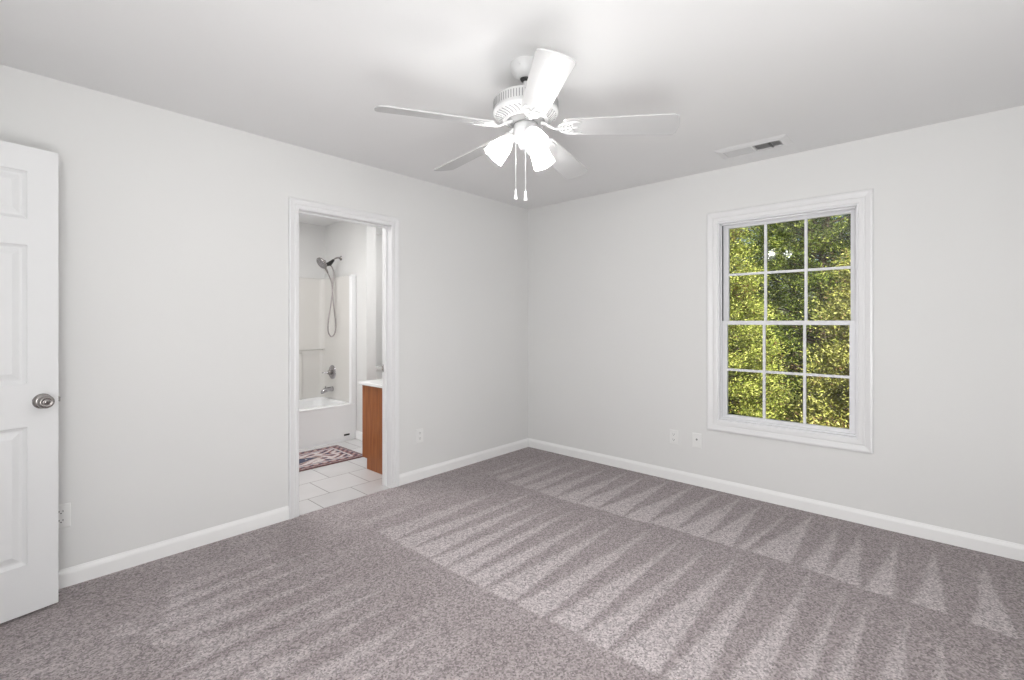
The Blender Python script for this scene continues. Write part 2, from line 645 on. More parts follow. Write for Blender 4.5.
    near = np.where(inn, 0.45 * near + 0.62 * pn, np.where(inn2, 0.5 * near + 0.5 * pn2, near))
    edge = np.clip((B2 - gx) / 0.45, 0, 1)
    near = 0.10 + (near - 0.10) * (0.15 + 0.85 * edge)
    pile = np.where(~inf & ~inm, near, pile)
    nr_wall = np.clip((gy - 2.62) / 0.25, 0, 1) * np.clip((3.0 - gx) / 0.3, 0, 1)
    scuff = 0.15 + 0.45 * bl * st2
    pile = pile * (1 - nr_wall) + scuff * nr_wall
    pile = np.clip(pile + (bl - 0.5) * 0.10, 0, 1)
    n0, n1 = gx.shape
    me = bpy.data.meshes.new('floor')
    v = np.stack([gx, gy, np.zeros_like(gx)], -1).reshape(-1, 3)
    i = np.arange(n0 - 1)[:, None] * n1 + np.arange(n1 - 1)[None, :]
    fc = np.stack([i, i + n1, i + n1 + 1, i + 1], -1).reshape(-1, 4)
    nb = len(v)
    skirt = np.array([[XB, YB, -0.1], [XW, YB, -0.1], [XW, YW, -0.1], [XB, YW, -0.1]])
    V = np.concatenate([v, skirt])
    me.from_pydata(V.tolist(), [], fc.tolist() + [[nb + 3, nb + 2, nb + 1, nb]])
    a = me.attributes.new('pile', 'FLOAT', 'POINT')
    a.data.foreach_set('value', np.concatenate([pile.reshape(-1), np.zeros(4)]).astype(np.float32))
    me.materials.append(M['carpet'])
    o = bpy.data.objects.new('floor', me)
    COL.objects.link(o)
    tag(o, 'taupe cut pile carpet with wedge shaped vacuum tracks covering the bedroom floor', 'floor', None, 'structure')


carpet()

m = MB().box((XB - WT, YB - WT, H), (XW + 0.14, YW + WT, H + 0.15))
structure('ceiling', m, M['ceiling'], 'smooth white bedroom ceiling around the fan', 'ceiling')

jt = 0.018
m = MB()
m.box((XB - WT, YW, -0.1), (DX0 - jt, YW + WT, H))
m.box((DX1 + jt, YW, -0.1), (XW + 0.14, YW + WT, H))
m.box((DX0 - jt, YW, DZ + jt), (DX1 + jt, YW + WT, H))
structure('wall_left', m, M['wall'], 'off white wall with the doorway to the bathroom', 'wall')

m = MB()
m.box((XW, YB - WT, -0.1), (XW + 0.14, WY0, H))
m.box((XW, WY1, -0.1), (XW + 0.14, YW, H))
m.box((XW, WY0, -0.1), (XW + 0.14, WY1, WZ0))
m.box((XW, WY0, WZ1), (XW + 0.14, WY1, H))
structure('wall_right', m, M['wall'], 'off white wall with the window', 'wall')

m = MB().box((XB - WT, YB, -0.1), (XB, YW, H))
structure('wall_back', m, M['wall'], 'off white wall behind the open white door, outside the photograph', 'wall')
m = MB().box((XB - WT, YB - WT, -0.1), (XW, YB, H))
structure('wall_front', m, M['wall'], 'off white wall beside the camera, outside the photograph', 'wall')

# baseboards ---------------------------------------------------------------
bprof = [(0, 0), (0.013, 0), (0.013, 0.062), (0.010, 0.072), (0.005, 0.080), (0.004, 0.085), (0, 0.086)]


def baseboard(name, a, b, nrm, label):
    a, b, nrm = Vector(a), Vector(b), Vector(nrm)
    n = len(bprof)
    v = []
    for e in (a, b):
        for o, h in bprof:
            v.append(e + nrm * o + Vector((0, 0, h)))
    f = [(i, (i + 1) % n, n + (i + 1) % n, n + i) for i in range(n)] + [tuple(range(n)), tuple(range(2 * n - 1, n - 1, -1))]
    structure(name, MB().add(v, f), M['base'], label, 'baseboard')


baseboard('baseboard_left', (XB, YW, 0), (1.300, YW, 0), (0, -1, 0), 'white baseboard on the doorway wall, between the open door and the doorway')
baseboard('baseboard_left.001', (2.137, YW, 0), (XW, YW, 0), (0, -1, 0), 'white baseboard on the doorway wall, between the doorway and the corner')
baseboard('baseboard_right', (XW, YB, 0), (XW, YW - 0.013, 0), (-1, 0, 0), 'white baseboard running under the window')
baseboard('baseboard_bathroom', (2.70, 4.55, 0), (2.70, 4.758, 0), (-1, 0, 0), 'short white baseboard on the bathroom wall end beside the tub')

# doorway casing and jamb ---------------------------------------------------
cprof = [(0.0, 0.0), (0.0, 0.009), (0.006, 0.0115), (0.024, 0.0125), (0.030, 0.0095), (0.034, 0.0135), (0.046, 0.0165), (0.056, 0.019), (0.0635, 0.018), (0.066, 0.014), (0.066, 0.0)]
m = frame_sweep(MB(), lambda u, v, w: (u, YW - w, v), DX0, 0.0, DX1, DZ, cprof, closed=False)
structure('trim_1', m, M['trim'], 'white moulded casing around the bathroom doorway', 'door casing')
m = MB()
y0, y1 = YW, YW + WT
m.box((DX0 - jt, y0, -0.02), (DX0, y1, DZ))
m.box((DX1, y0, -0.02), (DX1 + jt, y1, DZ))
m.box((DX0 - jt, y0, DZ), (DX1 + jt, y1, DZ + jt))
for a, b in (((DX0, y0 + 0.055, 0), (DX0 + 0.011, y0 + 0.085, DZ)), ((DX1 - 0.011, y0 + 0.055, 0), (DX1, y0 + 0.085, DZ)), ((DX0 + 0.011, y0 + 0.055, DZ - 0.011), (DX1 - 0.011, y0 + 0.085, DZ))):
    m.box(a, b)
jamb = structure('trim_2', m, M['trim'], 'white jamb and stop lining the bathroom doorway', 'door jamb')
sp = MB().box((DX1 - 0.0015, YW + 0.090, 0.885), (DX1, YW + 0.114, 0.945)).box((DX1 - 0.004, YW + 0.112, 0.897), (DX1, YW + WT + 0.003, 0.933))
sp = sp.build('strike_plate', M['nickel'], jamb)
sp['label'] = 'dark metal strike plate on the jamb'

# window ---------------------------------------------------------------------
win = empty('window_1', (XW, (WY0 + WY1) / 2, WZ0), 'white double hung window with divided sashes looking out on evergreens', 'window', kind='structure')
OFF = Vector((-XW, -(WY0 + WY1) / 2, -WZ0))
WX = Matrix.Translation(OFF)


def wbuild(mb, name, material, parent=win, bevel=0.0):
    mb.v = [tuple(Vector(p) + OFF) for p in mb.v]
    return mb.build(name, material, parent, bevel)


wprof = [(-0.004, 0.0), (-0.004, 0.009), (0.004, 0.012), (0.022, 0.013), (0.030, 0.010), (0.036, 0.014), (0.050, 0.018), (0.060, 0.021), (0.070, 0.020), (0.074, 0.015), (0.074, 0.0)]
wbuild(frame_sweep(MB(), lambda u, v, w: (XW - w, u, v), WY0, WZ0, WY1, WZ1, wprof), 'casing', M['trim'])
m = MB()
ft = 0.014
m.box((XW, WY0, WZ0), (XW + 0.14, WY0 + ft, WZ1))
m.box((XW, WY1 - ft, WZ0), (XW + 0.14, WY1, WZ1))
m.box((XW, WY0 + ft, WZ0), (XW + 0.14, WY1 - ft, WZ0 + ft))
m.box((XW, WY0 + ft, WZ1 - ft), (XW + 0.14, WY1 - ft, WZ1))
# parting beads of the sash tracks
for ya, yb in ((WY0 + ft, WY0 + ft + 0.008), (WY1 - ft - 0.008, WY1 - ft)):
    m.box((XW + 0.030, ya, WZ0 + ft), (XW + 0.036, yb - 0.0, WZ1 - ft))
    m.box((XW + 0.078, ya, WZ0 + ft), (XW + 0.084, yb, WZ1 - ft))
m.box((XW + 0.030, WY0 + ft, WZ1 - ft - 0.012), (XW + 0.046, WY1 - ft, WZ1 - ft))
m.box((XW + 0.026, WY0 + ft, WZ0 + ft), (XW + 0.046, WY1 - ft, WZ0 + ft + 0.012))
wbuild(m, 'window_frame', M['vinyl'], bevel=0.0012)


def sash(name, x0, x1, za, zb, stile, top, bot):
    ya, yb = WY0 + ft + 0.005, WY1 - ft - 0.005
    m = MB()
    m.box((x0, ya, za), (x1, ya + stile, zb))
    m.box((x0, yb - stile, za), (x1, yb, zb))
    m.box((x0, ya + stile, za), (x1, yb - stile, za + bot))
    m.box((x0, ya + stile, zb - top), (x1, yb - stile, zb))
    s = wbuild(m, name, M['vinyl'], bevel=0.002)
    xm = (x0 + x1) / 2
    gy0, gy1, gz0, gz1 = ya + stile, yb - stile, za + bot, zb - top
    g = MB().box((xm - 0.003, gy0, gz0), (xm + 0.003, gy1, gz1))
    wbuild(g, 'glass_pane', M['glass'], s)
    g = MB()
    for k in (1, 2):
        yc = gy0 + (gy1 - gy0) * k / 3
        g.box((xm - 0.008, yc - 0.0085, gz0), (xm + 0.008, yc + 0.0085, gz1))
    zc = (gz0 + gz1) / 2
    for k in range(3):
        q0 = gy0 + (gy1 - gy0) * k / 3 + (0.0085 if k else 0)
        q1 = gy0 + (gy1 - gy0) * (k + 1) / 3 - (0.0085 if k < 2 else 0)
        g.box((xm - 0.008, q0, zc - 0.0085), (xm + 0.008, q1, zc + 0.0085))
    wbuild(g, 'muntin', M['vinyl'], s)
    return s


gap_strip = MB()  # dark strips stand in for the shade between frame and sashes
for ya, yb in ((WY0 + ft, WY0 + ft + 0.0048), (WY1 - ft - 0.0048, WY1 - ft)):
    gap_strip.box((XW + 0.050, ya, WZ0 + ft), (XW + 0.076, yb, WZ1 - ft))
    gap_strip.box((XW + 0.088, ya, WZ0 + ft), (XW + 0.114, yb, WZ1 - ft))
wbuild(gap_strip, 'sash_gap_strip', M['gapshade'])['label'] = 'dark grey strips painted for the shade in the gaps beside the sashes'
ls = sash('lower_sash', XW + 0.046, XW + 0.076, WZ0 + ft, 1.289, 0.036, 0.030, 0.036)
us = sash('upper_sash', XW + 0.086, XW + 0.116, 1.259, WZ1 - ft, 0.034, 0.030, 0.027)

# open bedroom door ------------------------------------------------------------
DA = math.radians(10.2)
DW, DH, DT = 0.76, 2.03, 0.035
hx, hy = 0.203 - DW * math.cos(DA), 2.953 - DW * math.sin(DA)
# local frame: x along the door from hinge to free edge, -y faces the room
door = MB()
xs = [0, 0.10, 0.33, 0.43, 0.66, DW]
zs = [0, 0.212, 0.811, 0.997, 1.602, 1.715, 1.923, DH]
panels = {(i, k) for i in (1, 3) for k in (1, 3, 5)}
for side in (0, 1):
    yf = 0.0 if side == 0 else DT
    sg = 1 if side == 0 else -1
    for i in range(5):
        for k in range(7):
            r = (xs[i], zs[k], xs[i + 1], zs[k + 1])
            if (i, k) in panels:
                rings = [(0, 0), (0.004, 0.005), (0.014, 0.012), (0.022, 0.012), (0.046, 0.003)]
                v = []
                for o, dpt in rings:
                    y = yf + sg * dpt
                    v += [(r[0] + o, y, r[1] + o), (r[2] - o, y, r[1] + o), (r[2] - o, y, r[3] - o), (r[0] + o, y, r[3] - o)]
                f = []
                for q in range(len(rings) - 1):
                    for e in range(4):
                        e2 = (e + 1) % 4
                        f.append((q * 4 + e, q * 4 + e2, q * 4 + 4 + e2, q * 4 + 4 + e))
                n = (len(rings) - 1) * 4
                f.append((n, n + 1, n + 2, n + 3))
                door.add(v, f)
            else:
                door.add([(r[0], yf, r[1]), (r[2], yf, r[1]), (r[2], yf, r[3]), (r[0], yf, r[3])], [(0, 1, 2, 3)])
door.add([(0, 0, 0), (DW, 0, 0), (DW, DT, 0), (0, DT, 0), (0, 0, DH), (DW, 0, DH), (DW, DT, DH), (0, DT, DH)], [(0, 1, 2, 3), (4, 5, 6, 7), (0, 3, 7, 4), (1, 2, 6, 5)])
droot = empty('door_1', (hx, hy, 0.012), 'white six panel door standing open in front of the doorway wall', 'door', rz=DA, kind='structure')
bmv = door.build('door_leaf', M['door'], droot)
bm = bmesh.new(); bm.from_mesh(bmv.data); bmesh.ops.remove_doubles(bm, verts=bm.verts, dist=1e-5); bmesh.ops.recalc_face_normals(bm, faces=bm.faces); bm.to_mesh(bmv.data); bm.free()
for sgn, y in ((-1, 0.0), (1, DT)):
    X = Matrix.Translation((DW - 0.053, y, 0.917)) @ rot_to((0, sgn, 0))
    kn = MB()
    kn.lathe([(0.0335, 0), (0.0335, 0.004), (0.030, 0.010), (0.022, 0.013), (0.014, 0.015), (0.0135, 0.026), (0.020, 0.031), (0.0275, 0.038), (0.0290, 0.046), (0.0275, 0.055), (0.0225, 0.061), (0.016, 0.063), (0.0155, 0.0615), (0.010, 0.0615), (0.0095, 0.063), (0.002, 0.063)], 32, X)
    k = kn.build('door_handle', M['nickel'], droot)
    k['label'] = 'satin nickel round knob'
    kk = MB().box((-0.0015, -0.006, 0.0632), (0.0015, 0.006, 0.0640), X).build('keyhole', M['dark'], k)
lt = MB().box((DW - 0.0005, 0.005, 0.889), (DW + 0.0012, 0.030, 0.945)).box((DW, 0.012, 0.907), (DW + 0.010, 0.024, 0.927))
lt.build('latch', M['nickel'], droot, 0.0008)['label'] = 'metal latch in the free edge'
for z in (0.2, 1.0, 1.8):
    MB().lathe([(0.006, z - 0.045), (0.006, z + 0.045)], 12, Matrix.Translation((-0.004, -0.004, 0))).build('hinge', M['nickel'], droot)

# ceiling register ---------------------------------------------------------------
vx0, vx1, vy0, vy1 = 3.298, 3.492, 0.712, 1.116
vent = empty('ceiling_vent', (3.395, 0.914, H), 'white louvered air register on the ceiling above the window', 'ceiling vent')
VX = Matrix.Translation((-3.395, -0.914, -H))


def vbuild(mb, name, material):
    mb.v = [tuple(VX @ Vector(p)) for p in mb.v]
    return mb.build(name, material, vent)


ix0, ix1 = 3.338, 3.458
iy0, iym, iy1 = 0.748, 0.912, 1.088
fr = MB()
fr = frame_sweep(fr, lambda u, v, w: (u, v, H - w), ix0, iy0, ix1, iy1, [(0, 0.0), (0, 0.012), (0.006, 0.013), (0.030, 0.008), (0.046, 0.0015), (0.047, 0.0)])
fr.box((ix0, iym - 0.006, H - 0.012), (ix1, iym + 0.006, H - 0.001))
vbuild(fr, 'frame', M['vent'])
vbuild(MB().box((ix0, iy0, H - 0.0015), (ix1, iy1, H - 0.0002)), 'duct_opening', M['dark'])


def louvers(ya, yb, tilt, material, n):
    l = MB()
    for k in range(n):
        yc = ya + (yb - ya) * (k + 0.5) / n
        X = Matrix.Translation((0, yc, H - 0.0072)) @ Matrix.Rotation(tilt, 4, 'X')
        l.box((ix0 + 0.001, -0.0068, -0.0004), (ix1 - 0.001, 0.0068, 0.0004), X)
    return l


vbuild(louvers(iym + 0.008, iy1 - 0.004, math.radians(-40), M['louver'], 15), 'louver', M['vent'])['label'] = 'light louvers angled toward the doorway wall'
lv = louvers(iy0 + 0.004, iym - 0.008, math.radians(40), M['vent'], 14)
vbuild(lv, 'louver', M['vent'])['label'] = 'louvers showing the dark duct between them'
dm = MB().box((ix0 + 0.002, 0.806, H - 0.013), (ix1 - 0.002, 0.811, H - 0.003))
vbuild(dm, 'damper_bar', M['ventdark'])

# wall outlets -----------------------------------------------------------------------


def plate_mesh(w=0.070, h=0.115, d=0.005):
    m = MB()
    v = []
    for o, y in ((0, 0), (0, 0.002), (0.004, d)):
        v += [(-w / 2 + o, -y, o), (w / 2 - o, -y, o), (w / 2 - o, -y, h - o), (-w / 2 + o, -y, h - o)]
    f = []
    for q in range(2):
        for e in range(4):
            e2 = (e + 1) % 4
            f.append((q * 4 + e, q * 4 + e2, q * 4 + 4 + e2, q * 4 + 4 + e))
    f += [(8, 9, 10, 11), (3, 2, 1, 0)]
    return m.add(v, f)


def outlet(loc, rz, label, group='duplex wall outlets'):
    """cover plate, two receptacles with their slots, centre screw; -y points into the room"""
    r = empty('wall_outlet', loc, label, 'outlet', rz, group)
    plate_mesh().build('cover_plate', M['plate'], r)
    for zc in (0.036, 0.079):
        out = [(0.0165 * math.cos(a), 0.0145 * math.sin(a)) for a in [2 * PI * k / 20 for k in range(20)]]
        X = Matrix.Translation((0, -0.005, zc)) @ Matrix.Rotation(PI / 2, 4, 'X')
        rc = MB().prism([(x, max(-0.012, min(0.012, y))) for x, y in out], 0, 0.0015, X).build('receptacle', M['plate'], r)
        sl = MB()
        sl.box((-0.0080, -0.0068, zc - 0.001), (-0.0055, -0.0063, zc + 0.008))
        sl.box((0.0055, -0.0068, zc - 0.001), (0.0080, -0.0063, zc + 0.007))
        sl.lathe([(0.0028, 0), (0.0028, 0.0005)], 12, Matrix.Translation((0, -0.0063, zc - 0.0065)) @ rot_to((0, -1, 0)))
        sl.build('slot', M['plugslot'], rc)['label'] = 'dark plug slots'
    MB().lathe([(0.003, 0), (0.003, 0.001), (0.002, 0.0014)], 12, Matrix.Translation((0, -0.005, 0.0575)) @ rot_to((0, -1, 0))).build('screw', M['plate'], r)
    return r


outlet((0.224, YW, 0.286), 0, 'white duplex outlet on the doorway wall, half hidden behind the open door')
outlet((2.338, YW, 0.298), 0, 'white duplex outlet on the wall just right of the bathroom doorway')
outlet((XW, 1.590, 0.292), -PI / 2, 'white duplex outlet below left of the window, further from the window', 'wall plates below the window')
cx = empty('coax_wall_plate', (XW, 1.405, 0.294), 'white plate with a single dark cable jack, close to the lower left window corner', 'wall plate', -PI / 2, 'wall plates below the window')
plate_mesh().build('cover_plate', M['plate'], cx)
j = MB().lathe([(0.0075, 0), (0.0075, 0.003), (0.0048, 0.003), (0.0048, 0.010), (0.0030, 0.010)], 16, Matrix.Translation((0, -0.005, 0.0665)) @ rot_to((0, -1, 0)))
j.build('jack', M['slot'], cx)['label'] = 'dark threaded cable jack'
for z in (0.015, 0.100):
    MB().lathe([(0.003, 0), (0.003, 0.001), (0.002, 0.0014)], 12, Matrix.Translation((0, -0.005, z)) @ rot_to((0, -1, 0))).build('screw', M['plate'], cx)

# ceiling fan -----------------------------------------------------------------------------
FW = Vector((math.cos(YAW), math.sin(YAW), 0))
RT = Vector((math.sin(YAW), -math.cos(YAW), 0))
FC = FW * 2.126 + RT * 0.062
fan = empty('ceiling_fan', (FC.x, FC.y, H), 'white five blade ceiling fan with three lit bell shades and two pull chains', 'ceiling fan')


def heading(a):
    d = FW * math.cos(math.radians(a)) + RT * math.sin(math.radians(a))
    return math.atan2(d.y, d.x)


m = MB().lathe([(0.070, 0.0), (0.070, -0.010), (0.067, -0.026), (0.058, -0.046), (0.042, -0.060), (0.026, -0.066), (0.020, -0.066)], 40, cap0=False)
m.build('canopy', M['fan'], fan)
for k in range(2):
    a = heading(205 + 180 * k)
    MB().lathe([(0.005, 0), (0.005, 0.003), (0.003, 0.004)], 12, Matrix.Translation((0.0665 * math.cos(a), 0.0665 * math.sin(a), -0.028)) @ rot_to((math.cos(a), math.sin(a), -0.25))).build('canopy_screw', M['fan'], fan)
MB().lathe([(0.0105, -0.060), (0.0105, -0.150)], 16).build('downrod', M['fan'], fan)
hb = MB().lathe([(0.024, -0.058), (0.026, -0.066), (0.022, -0.074), (0.012, -0.078)], 20)
hb.build('hanger_ball', M['black'], fan)
# motor housing with the grilles in its side and underside
housing = MB().lathe([(0.030, -0.138), (0.075, -0.142), (0.115, -0.150), (0.138, -0.160), (0.1455, -0.168), (0.1455, -0.214), (0.1485, -0.217), (0.1485, -0.224), (0.143, -0.229), (0.120, -0.243), (0.098, -0.254), (0.088, -0.257)], 64)
hs = housing.build('motor_housing', M['fan'], fan)
g = MB()
for k in range(72):
    a = 2 * PI * k / 72
    X = Matrix.Rotation(a, 4, 'Z') @ Matrix.Translation((0.1455, 0, -0.191))
    g.box((-0.002, -0.0022, -0.017), (0.0006, 0.0022, 0.017), X)
g.build('side_grille', M['slot'], hs)['label'] = 'row of narrow grey vent slots'
g = MB()
for k in range(40):
    a0 = 2 * PI * k / 40
    pts = []
    for q in range(5):
        r = 0.136 - 0.034 * q / 4
        z = -0.2335 - (0.136 - r) * 0.58 - 0.0006
        a = a0 + 0.16 * math.sin(q / 4 * PI / 2)
        pts.append((r * math.cos(a), r * math.sin(a), z))
    g.tube(pts, 0.0022, 6)
g.build('lower_grille', M['slot'], hs)['label'] = 'curved grey vent slots on the underside'
MB().lathe([(0.086, -0.256), (0.086, -0.264), (0.060, -0.270)], 40).build('flywheel', M['slot'], fan)['label'] = 'grey flywheel'
MB().lathe([(0.040, -0.262), (0.050, -0.272), (0.0555, -0.280), (0.0555, -0.322), (0.050, -0.335), (0.034, -0.343), (0.030, -0.372), (0.022, -0.380), (0.006, -0.384)], 40).build('switch_housing', M['fan'], fan)

BLADES = [173, 101, 29, -43, -115]


def blade_outline():
    r0, r1 = 0.168, 0.662
    w0, w1 = 0.054, 0.0685
    o = []
    # root end, rounded
    for k in range(7):
        a = PI / 2 + PI * k / 6
        o.append((r0 + 0.016 + 0.016 * math.cos(a), w0 * math.sin(a) if k in (0, 6) else w0 * (0.55 + 0.45 * abs(math.sin(a))) * (1 if math.sin(a) > 0.01 else (-1 if math.sin(a) < -0.01 else 0))))
    c = 0.026
    for k in range(6):
        a = -PI / 2 + (PI / 2) * k / 5
        o.append((r1 - c - 0.006 + c * math.cos(a), -w1 + c + c * math.sin(a)))
    for k in range(1, 6):
        t = -1 + 2 * k / 6
        o.append((r1 - 0.006 + 0.006 * (1 - t * t), (w1 - c) * t))
    for k in range(6):
        a = (PI / 2) * k / 5
        o.append((r1 - c - 0.006 + c * math.cos(a), w1 - c + c * math.sin(a)))
    return o


for bi, a in enumerate(BLADES):
    R = Matrix.Rotation(heading(a), 4, 'Z')
    droop = math.atan2(0.026, 0.47)
    X = R @ Matrix.Translation((0.19, 0, -0.296)) @ Matrix.Rotation(droop, 4, 'Y') @ Matrix.Rotation(math.radians(-14), 4, 'X') @ Matrix.Translation((-0.19, 0, 0))
    b = MB().prism(blade_outline(), -0.003, 0.003, X).build('blade', M['blade'], fan, 0.0012)
    # cast iron bracket: swooping arm, oval scroll ring with petals, two prongs
    br = MB()
    arm = [(0.070, 0, -0.268), (0.090, 0, -0.275), (0.110, 0, -0.289), (0.130, 0, -0.300), (0.150, 0, -0.304)]
    br.tube(arm, [0.013, 0.011, 0.009, 0.008, 0.009], 8, R, 0.55)
    Y = X @ Matrix.Translation((0, 0, -0.006))
    br.torus(0.028, 0.0045, Y @ Matrix.Translation((0.176, 0, 0)), 24, 6, 1.0)
    for s in (-1, 1):
        pr = [(0.176, 0.026 * s, 0), (0.195, 0.036 * s, 0), (0.222, 0.041 * s, 0), (0.250, 0.036 * s, 0)]
        br.tube(pr, [0.005, 0.0055, 0.005, 0.0035], 8, Y, 0.7)
        br.torus(0.010, 0.0028, Y @ Matrix.Translation((0.176, 0.0125 * s, 0)), 14, 6)
        br.torus(0.008, 0.0026, Y @ Matrix.Translation((0.205, 0.020 * s, 0)), 14, 6)
    br.tube([(0.148, 0, -0.001), (0.176, 0, 0), (0.215, 0, 0), (0.240, 0, 0)], [0.008, 0.004, 0.005, 0.0035], 8, Y, 0.7)
    br.build('blade_bracket', M['fan'], fan)

SHADES = [(-84, 0), (38, 0), (163, 0)]
for a, _ in SHADES:
    R = Matrix.Rotation(heading(a), 4, 'Z')
    A0 = Vector((0.068, 0, -0.324))
    ax = Vector((0.090, 0, -0.098)).normalized()
    am = MB().tube([(0.030, 0, -0.352), (0.046, 0, -0.338), (0.058, 0, -0.324), (0.069, 0, -0.324)], [0.009, 0.009, 0.009, 0.010], 10, R)
    X = R @ Matrix.Translation(A0) @ rot_to(ax)
    am.lathe([(0.012, -0.012), (0.024, -0.008), (0.0275, 0.004), (0.0275, 0.020), (0.0255, 0.022)], 24, X)
    am = am.build('lamp_arm', M['fan'], fan)
    prof = [(0.0255, 0.006), (0.0265, 0.016), (0.032, 0.028), (0.0395, 0.046), (0.0445, 0.068), (0.048, 0.092), (0.052, 0.116), (0.0535, 0.122)]
    pin = [(r - 0.0028, z) for r, z in reversed(prof)]
    sh = MB().lathe(prof + pin, 32, X, cap0=False, cap1=False).build('lamp_shade', M['shade'], fan)
    bu = MB()
    bu.lathe([(0.004, 0.056), (0.012, 0.059), (0.017, 0.072), (0.0225, 0.083), (0.0250, 0.096), (0.0225, 0.108), (0.014, 0.117), (0.003, 0.120)], 16, X)
    bu.build('bulb', M['bulb'], sh)
    MB().lathe([(0.0125, 0.004), (0.0125, 0.056)], 16, X).build('socket', M['plate'], sh)

for (dl, dd), zt, zb in (((-0.045, -0.01), -0.335, -0.568), ((-0.003, -0.052), -0.325, -0.585)):
    p = RT * dl + FW * dd
    ch = MB()
    z = zt
    ch.tube([(p.x, p.y, zt), (p.x, p.y, zb)], 0.0013, 6)
    while z > zb:
        ch.lathe([(0.0006, z), (0.0019, z - 0.002), (0.0006, z - 0.004)], 6, Matrix.Translation((p.x, p.y, 0)))
        z -= 0.006
    ch = ch.build('pull_chain', M['fan'], fan)
    MB().lathe([(0.0025, zb + 0.002), (0.0040, zb - 0.004), (0.0065, zb - 0.022), (0.0095, zb - 0.040), (0.0085, zb - 0.043), (0.002, zb - 0.044)], 18, Matrix.Translation((p.x, p.y, 0))).build('pull_knob', M['plate'], ch)

# ------------------------------------------------------------------ bathroom
BX0, BX1, BY1 = 0.95, 3.71, 5.50
SX = 2.70            # fixture wall / stub wall
m = MB().box((BX0 - 0.1, YW + WT, -0.1), (BX1 + 0.1, BY1 + 0.1, -0.004))
m.box((DX0, YW, -0.1), (DX1, YW + WT, -0.004))
structure('floor_bathroom', m, M['tile'], 'white square tiles with grey grout on the bathroom floor', 'floor')
m = MB().box((BX0 - 0.1, YW + WT, H), (BX1 + 0.14, BY1 + 0.1, H + 0.15))
structure('ceiling_bathroom', m, M['ceiling'], 'white ceiling above the tub in the bathroom', 'ceiling')
m = MB().box((BX0 - 0.1, BY1, -0.1), (BX1 + 0.1, BY1 + 0.1, H))
structure('wall_bathroom_back', m, M['bathwall'], 'off white bathroom wall behind the long side of the tub', 'wall')
m = MB().box((BX0 - 0.1, YW + WT, -0.1), (BX0, BY1, H))
structure('wall_bathroom_left', m, M['bathwall'], 'bathroom wall at the far end of the tub, hidden by the doorway', 'wall')
m = MB().box((BX1, YW + WT, -0.1), (BX1 + 0.14, BY1 + 0.1, H))
structure('wall_bathroom_right', m, M['bathwall'], 'bathroom wall behind the vanity end', 'wall')
m = MB().box((SX, 4.55, -0.1), (SX + 0.115, BY1, H))
structure('wall_bathroom_stub', m, M['bathwall'], 'short off white bathroom wall carrying the shower fittings', 'wall')

# bathtub with surround -------------------------------------------------------------
TX0, TX1, TY0, TY1 = 1.16, SX, 4.758, BY1
tub = empty('bathtub', ((TX0 + TX1) / 2, (TY0 + TY1) / 2, 0), 'white one piece bathtub with tall moulded shower surround', 'bathtub')
TO = Matrix.Translation((-(TX0 + TX1) / 2, -(TY0 + TY1) / 2, 0))


def tbuild(mb, name, material, parent=tub, bevel=0.0, seg=2):
    mb.v = [tuple(TO @ Vector(p)) for p in mb.v]
    return mb.build(name, material, parent, bevel, seg)


# apron and basin as a lofted shell
def rrect(x0, y0, x1, y1, r, z, n=6):
    o = []
    for cx_, cy_, a0 in ((x1 - r, y1 - r, 0), (x0 + r, y1 - r, PI / 2), (x0 + r, y0 + r, PI), (x1 - r, y0 + r, 3 * PI / 2)):
        for k in range(n + 1):
            a = a0 + PI / 2 * k / n
            o.append((cx_ + r * math.cos(a), cy_ + r * math.sin(a), z))
    return o


loops = [rrect(TX0, TY0 + 0.012, TX1, TY1, 0.01, -0.004), rrect(TX0, TY0 + 0.006, TX1, TY1, 0.01, 0.03), rrect(TX0, TY0, TX1, TY1, 0.012, 0.365),
         rrect(TX0, TY0 - 0.004, TX1, TY1, 0.014, 0.380), rrect(TX0 + 0.004, TY0, TX1 - 0.004, TY1 - 0.004, 0.018, 0.391), rrect(TX0 + 0.05, TY0 + 0.065, TX1 - 0.07, TY1 - 0.05, 0.08, 0.391),
         rrect(TX0 + 0.07, TY0 + 0.085, TX1 - 0.09, TY1 - 0.07, 0.10, 0.372), rrect(TX0 + 0.14, TY0 + 0.13, TX1 - 0.14, TY1 - 0.12, 0.12, 0.10), rrect(TX0 + 0.22, TY0 + 0.20, TX1 - 0.20, TY1 - 0.19, 0.10, 0.075)]
n = len(loops[0])
v = [p for l in loops for p in l]
f = []
for i in range(len(loops) - 1):
    for k in range(n):
        k2 = (k + 1) % n
        f.append((i * n + k, i * n + k2, (i + 1) * n + k2, (i + 1) * n + k))
f.append(tuple((len(loops) - 1) * n + k for k in range(n)))
f.append(tuple(range(n - 1, -1, -1)))
ts = tbuild(MB().add(v, f, False), 'basin', M['apron'], bevel=0.0)
# surround: three panels with a shelf ledge and rolled front flanges
s = MB()
th = 0.045
zt = 1.795
s.box((TX0 + th, TY1 - th, 0.389), (TX1 - th, TY1, zt))
s.box((TX1 - th, TY0 + 0.030, 0.389), (TX1, TY1, zt))
s.box((TX0, TY0 + 0.030, 0.389), (TX0 + th, TY1, zt))
tbuild(s, 'surround_panel', M['fiberglass'], bevel=0.008)
s = MB().box((TX0 + th, TY1 - th - 0.020, 0.389), (TX1 - th - 0.25, TY1 - th, 0.935))
tbuild(s, 'shelf_ledge', M['fiberglass'], bevel=0.010)['label'] = 'lower ledge moulded into the back panel'
for xa, xb in ((TX1 - th - 0.020, TX1), (TX0, TX0 + th + 0.020)):
    tbuild(MB().box((xa, TY0 - 0.002, 0.385), (xb, TY0 + 0.055, zt + 0.004)), 'front_flange', M['apron'], bevel=0.014, seg=3)['label'] = 'rolled bright white front edge'
corner = MB()
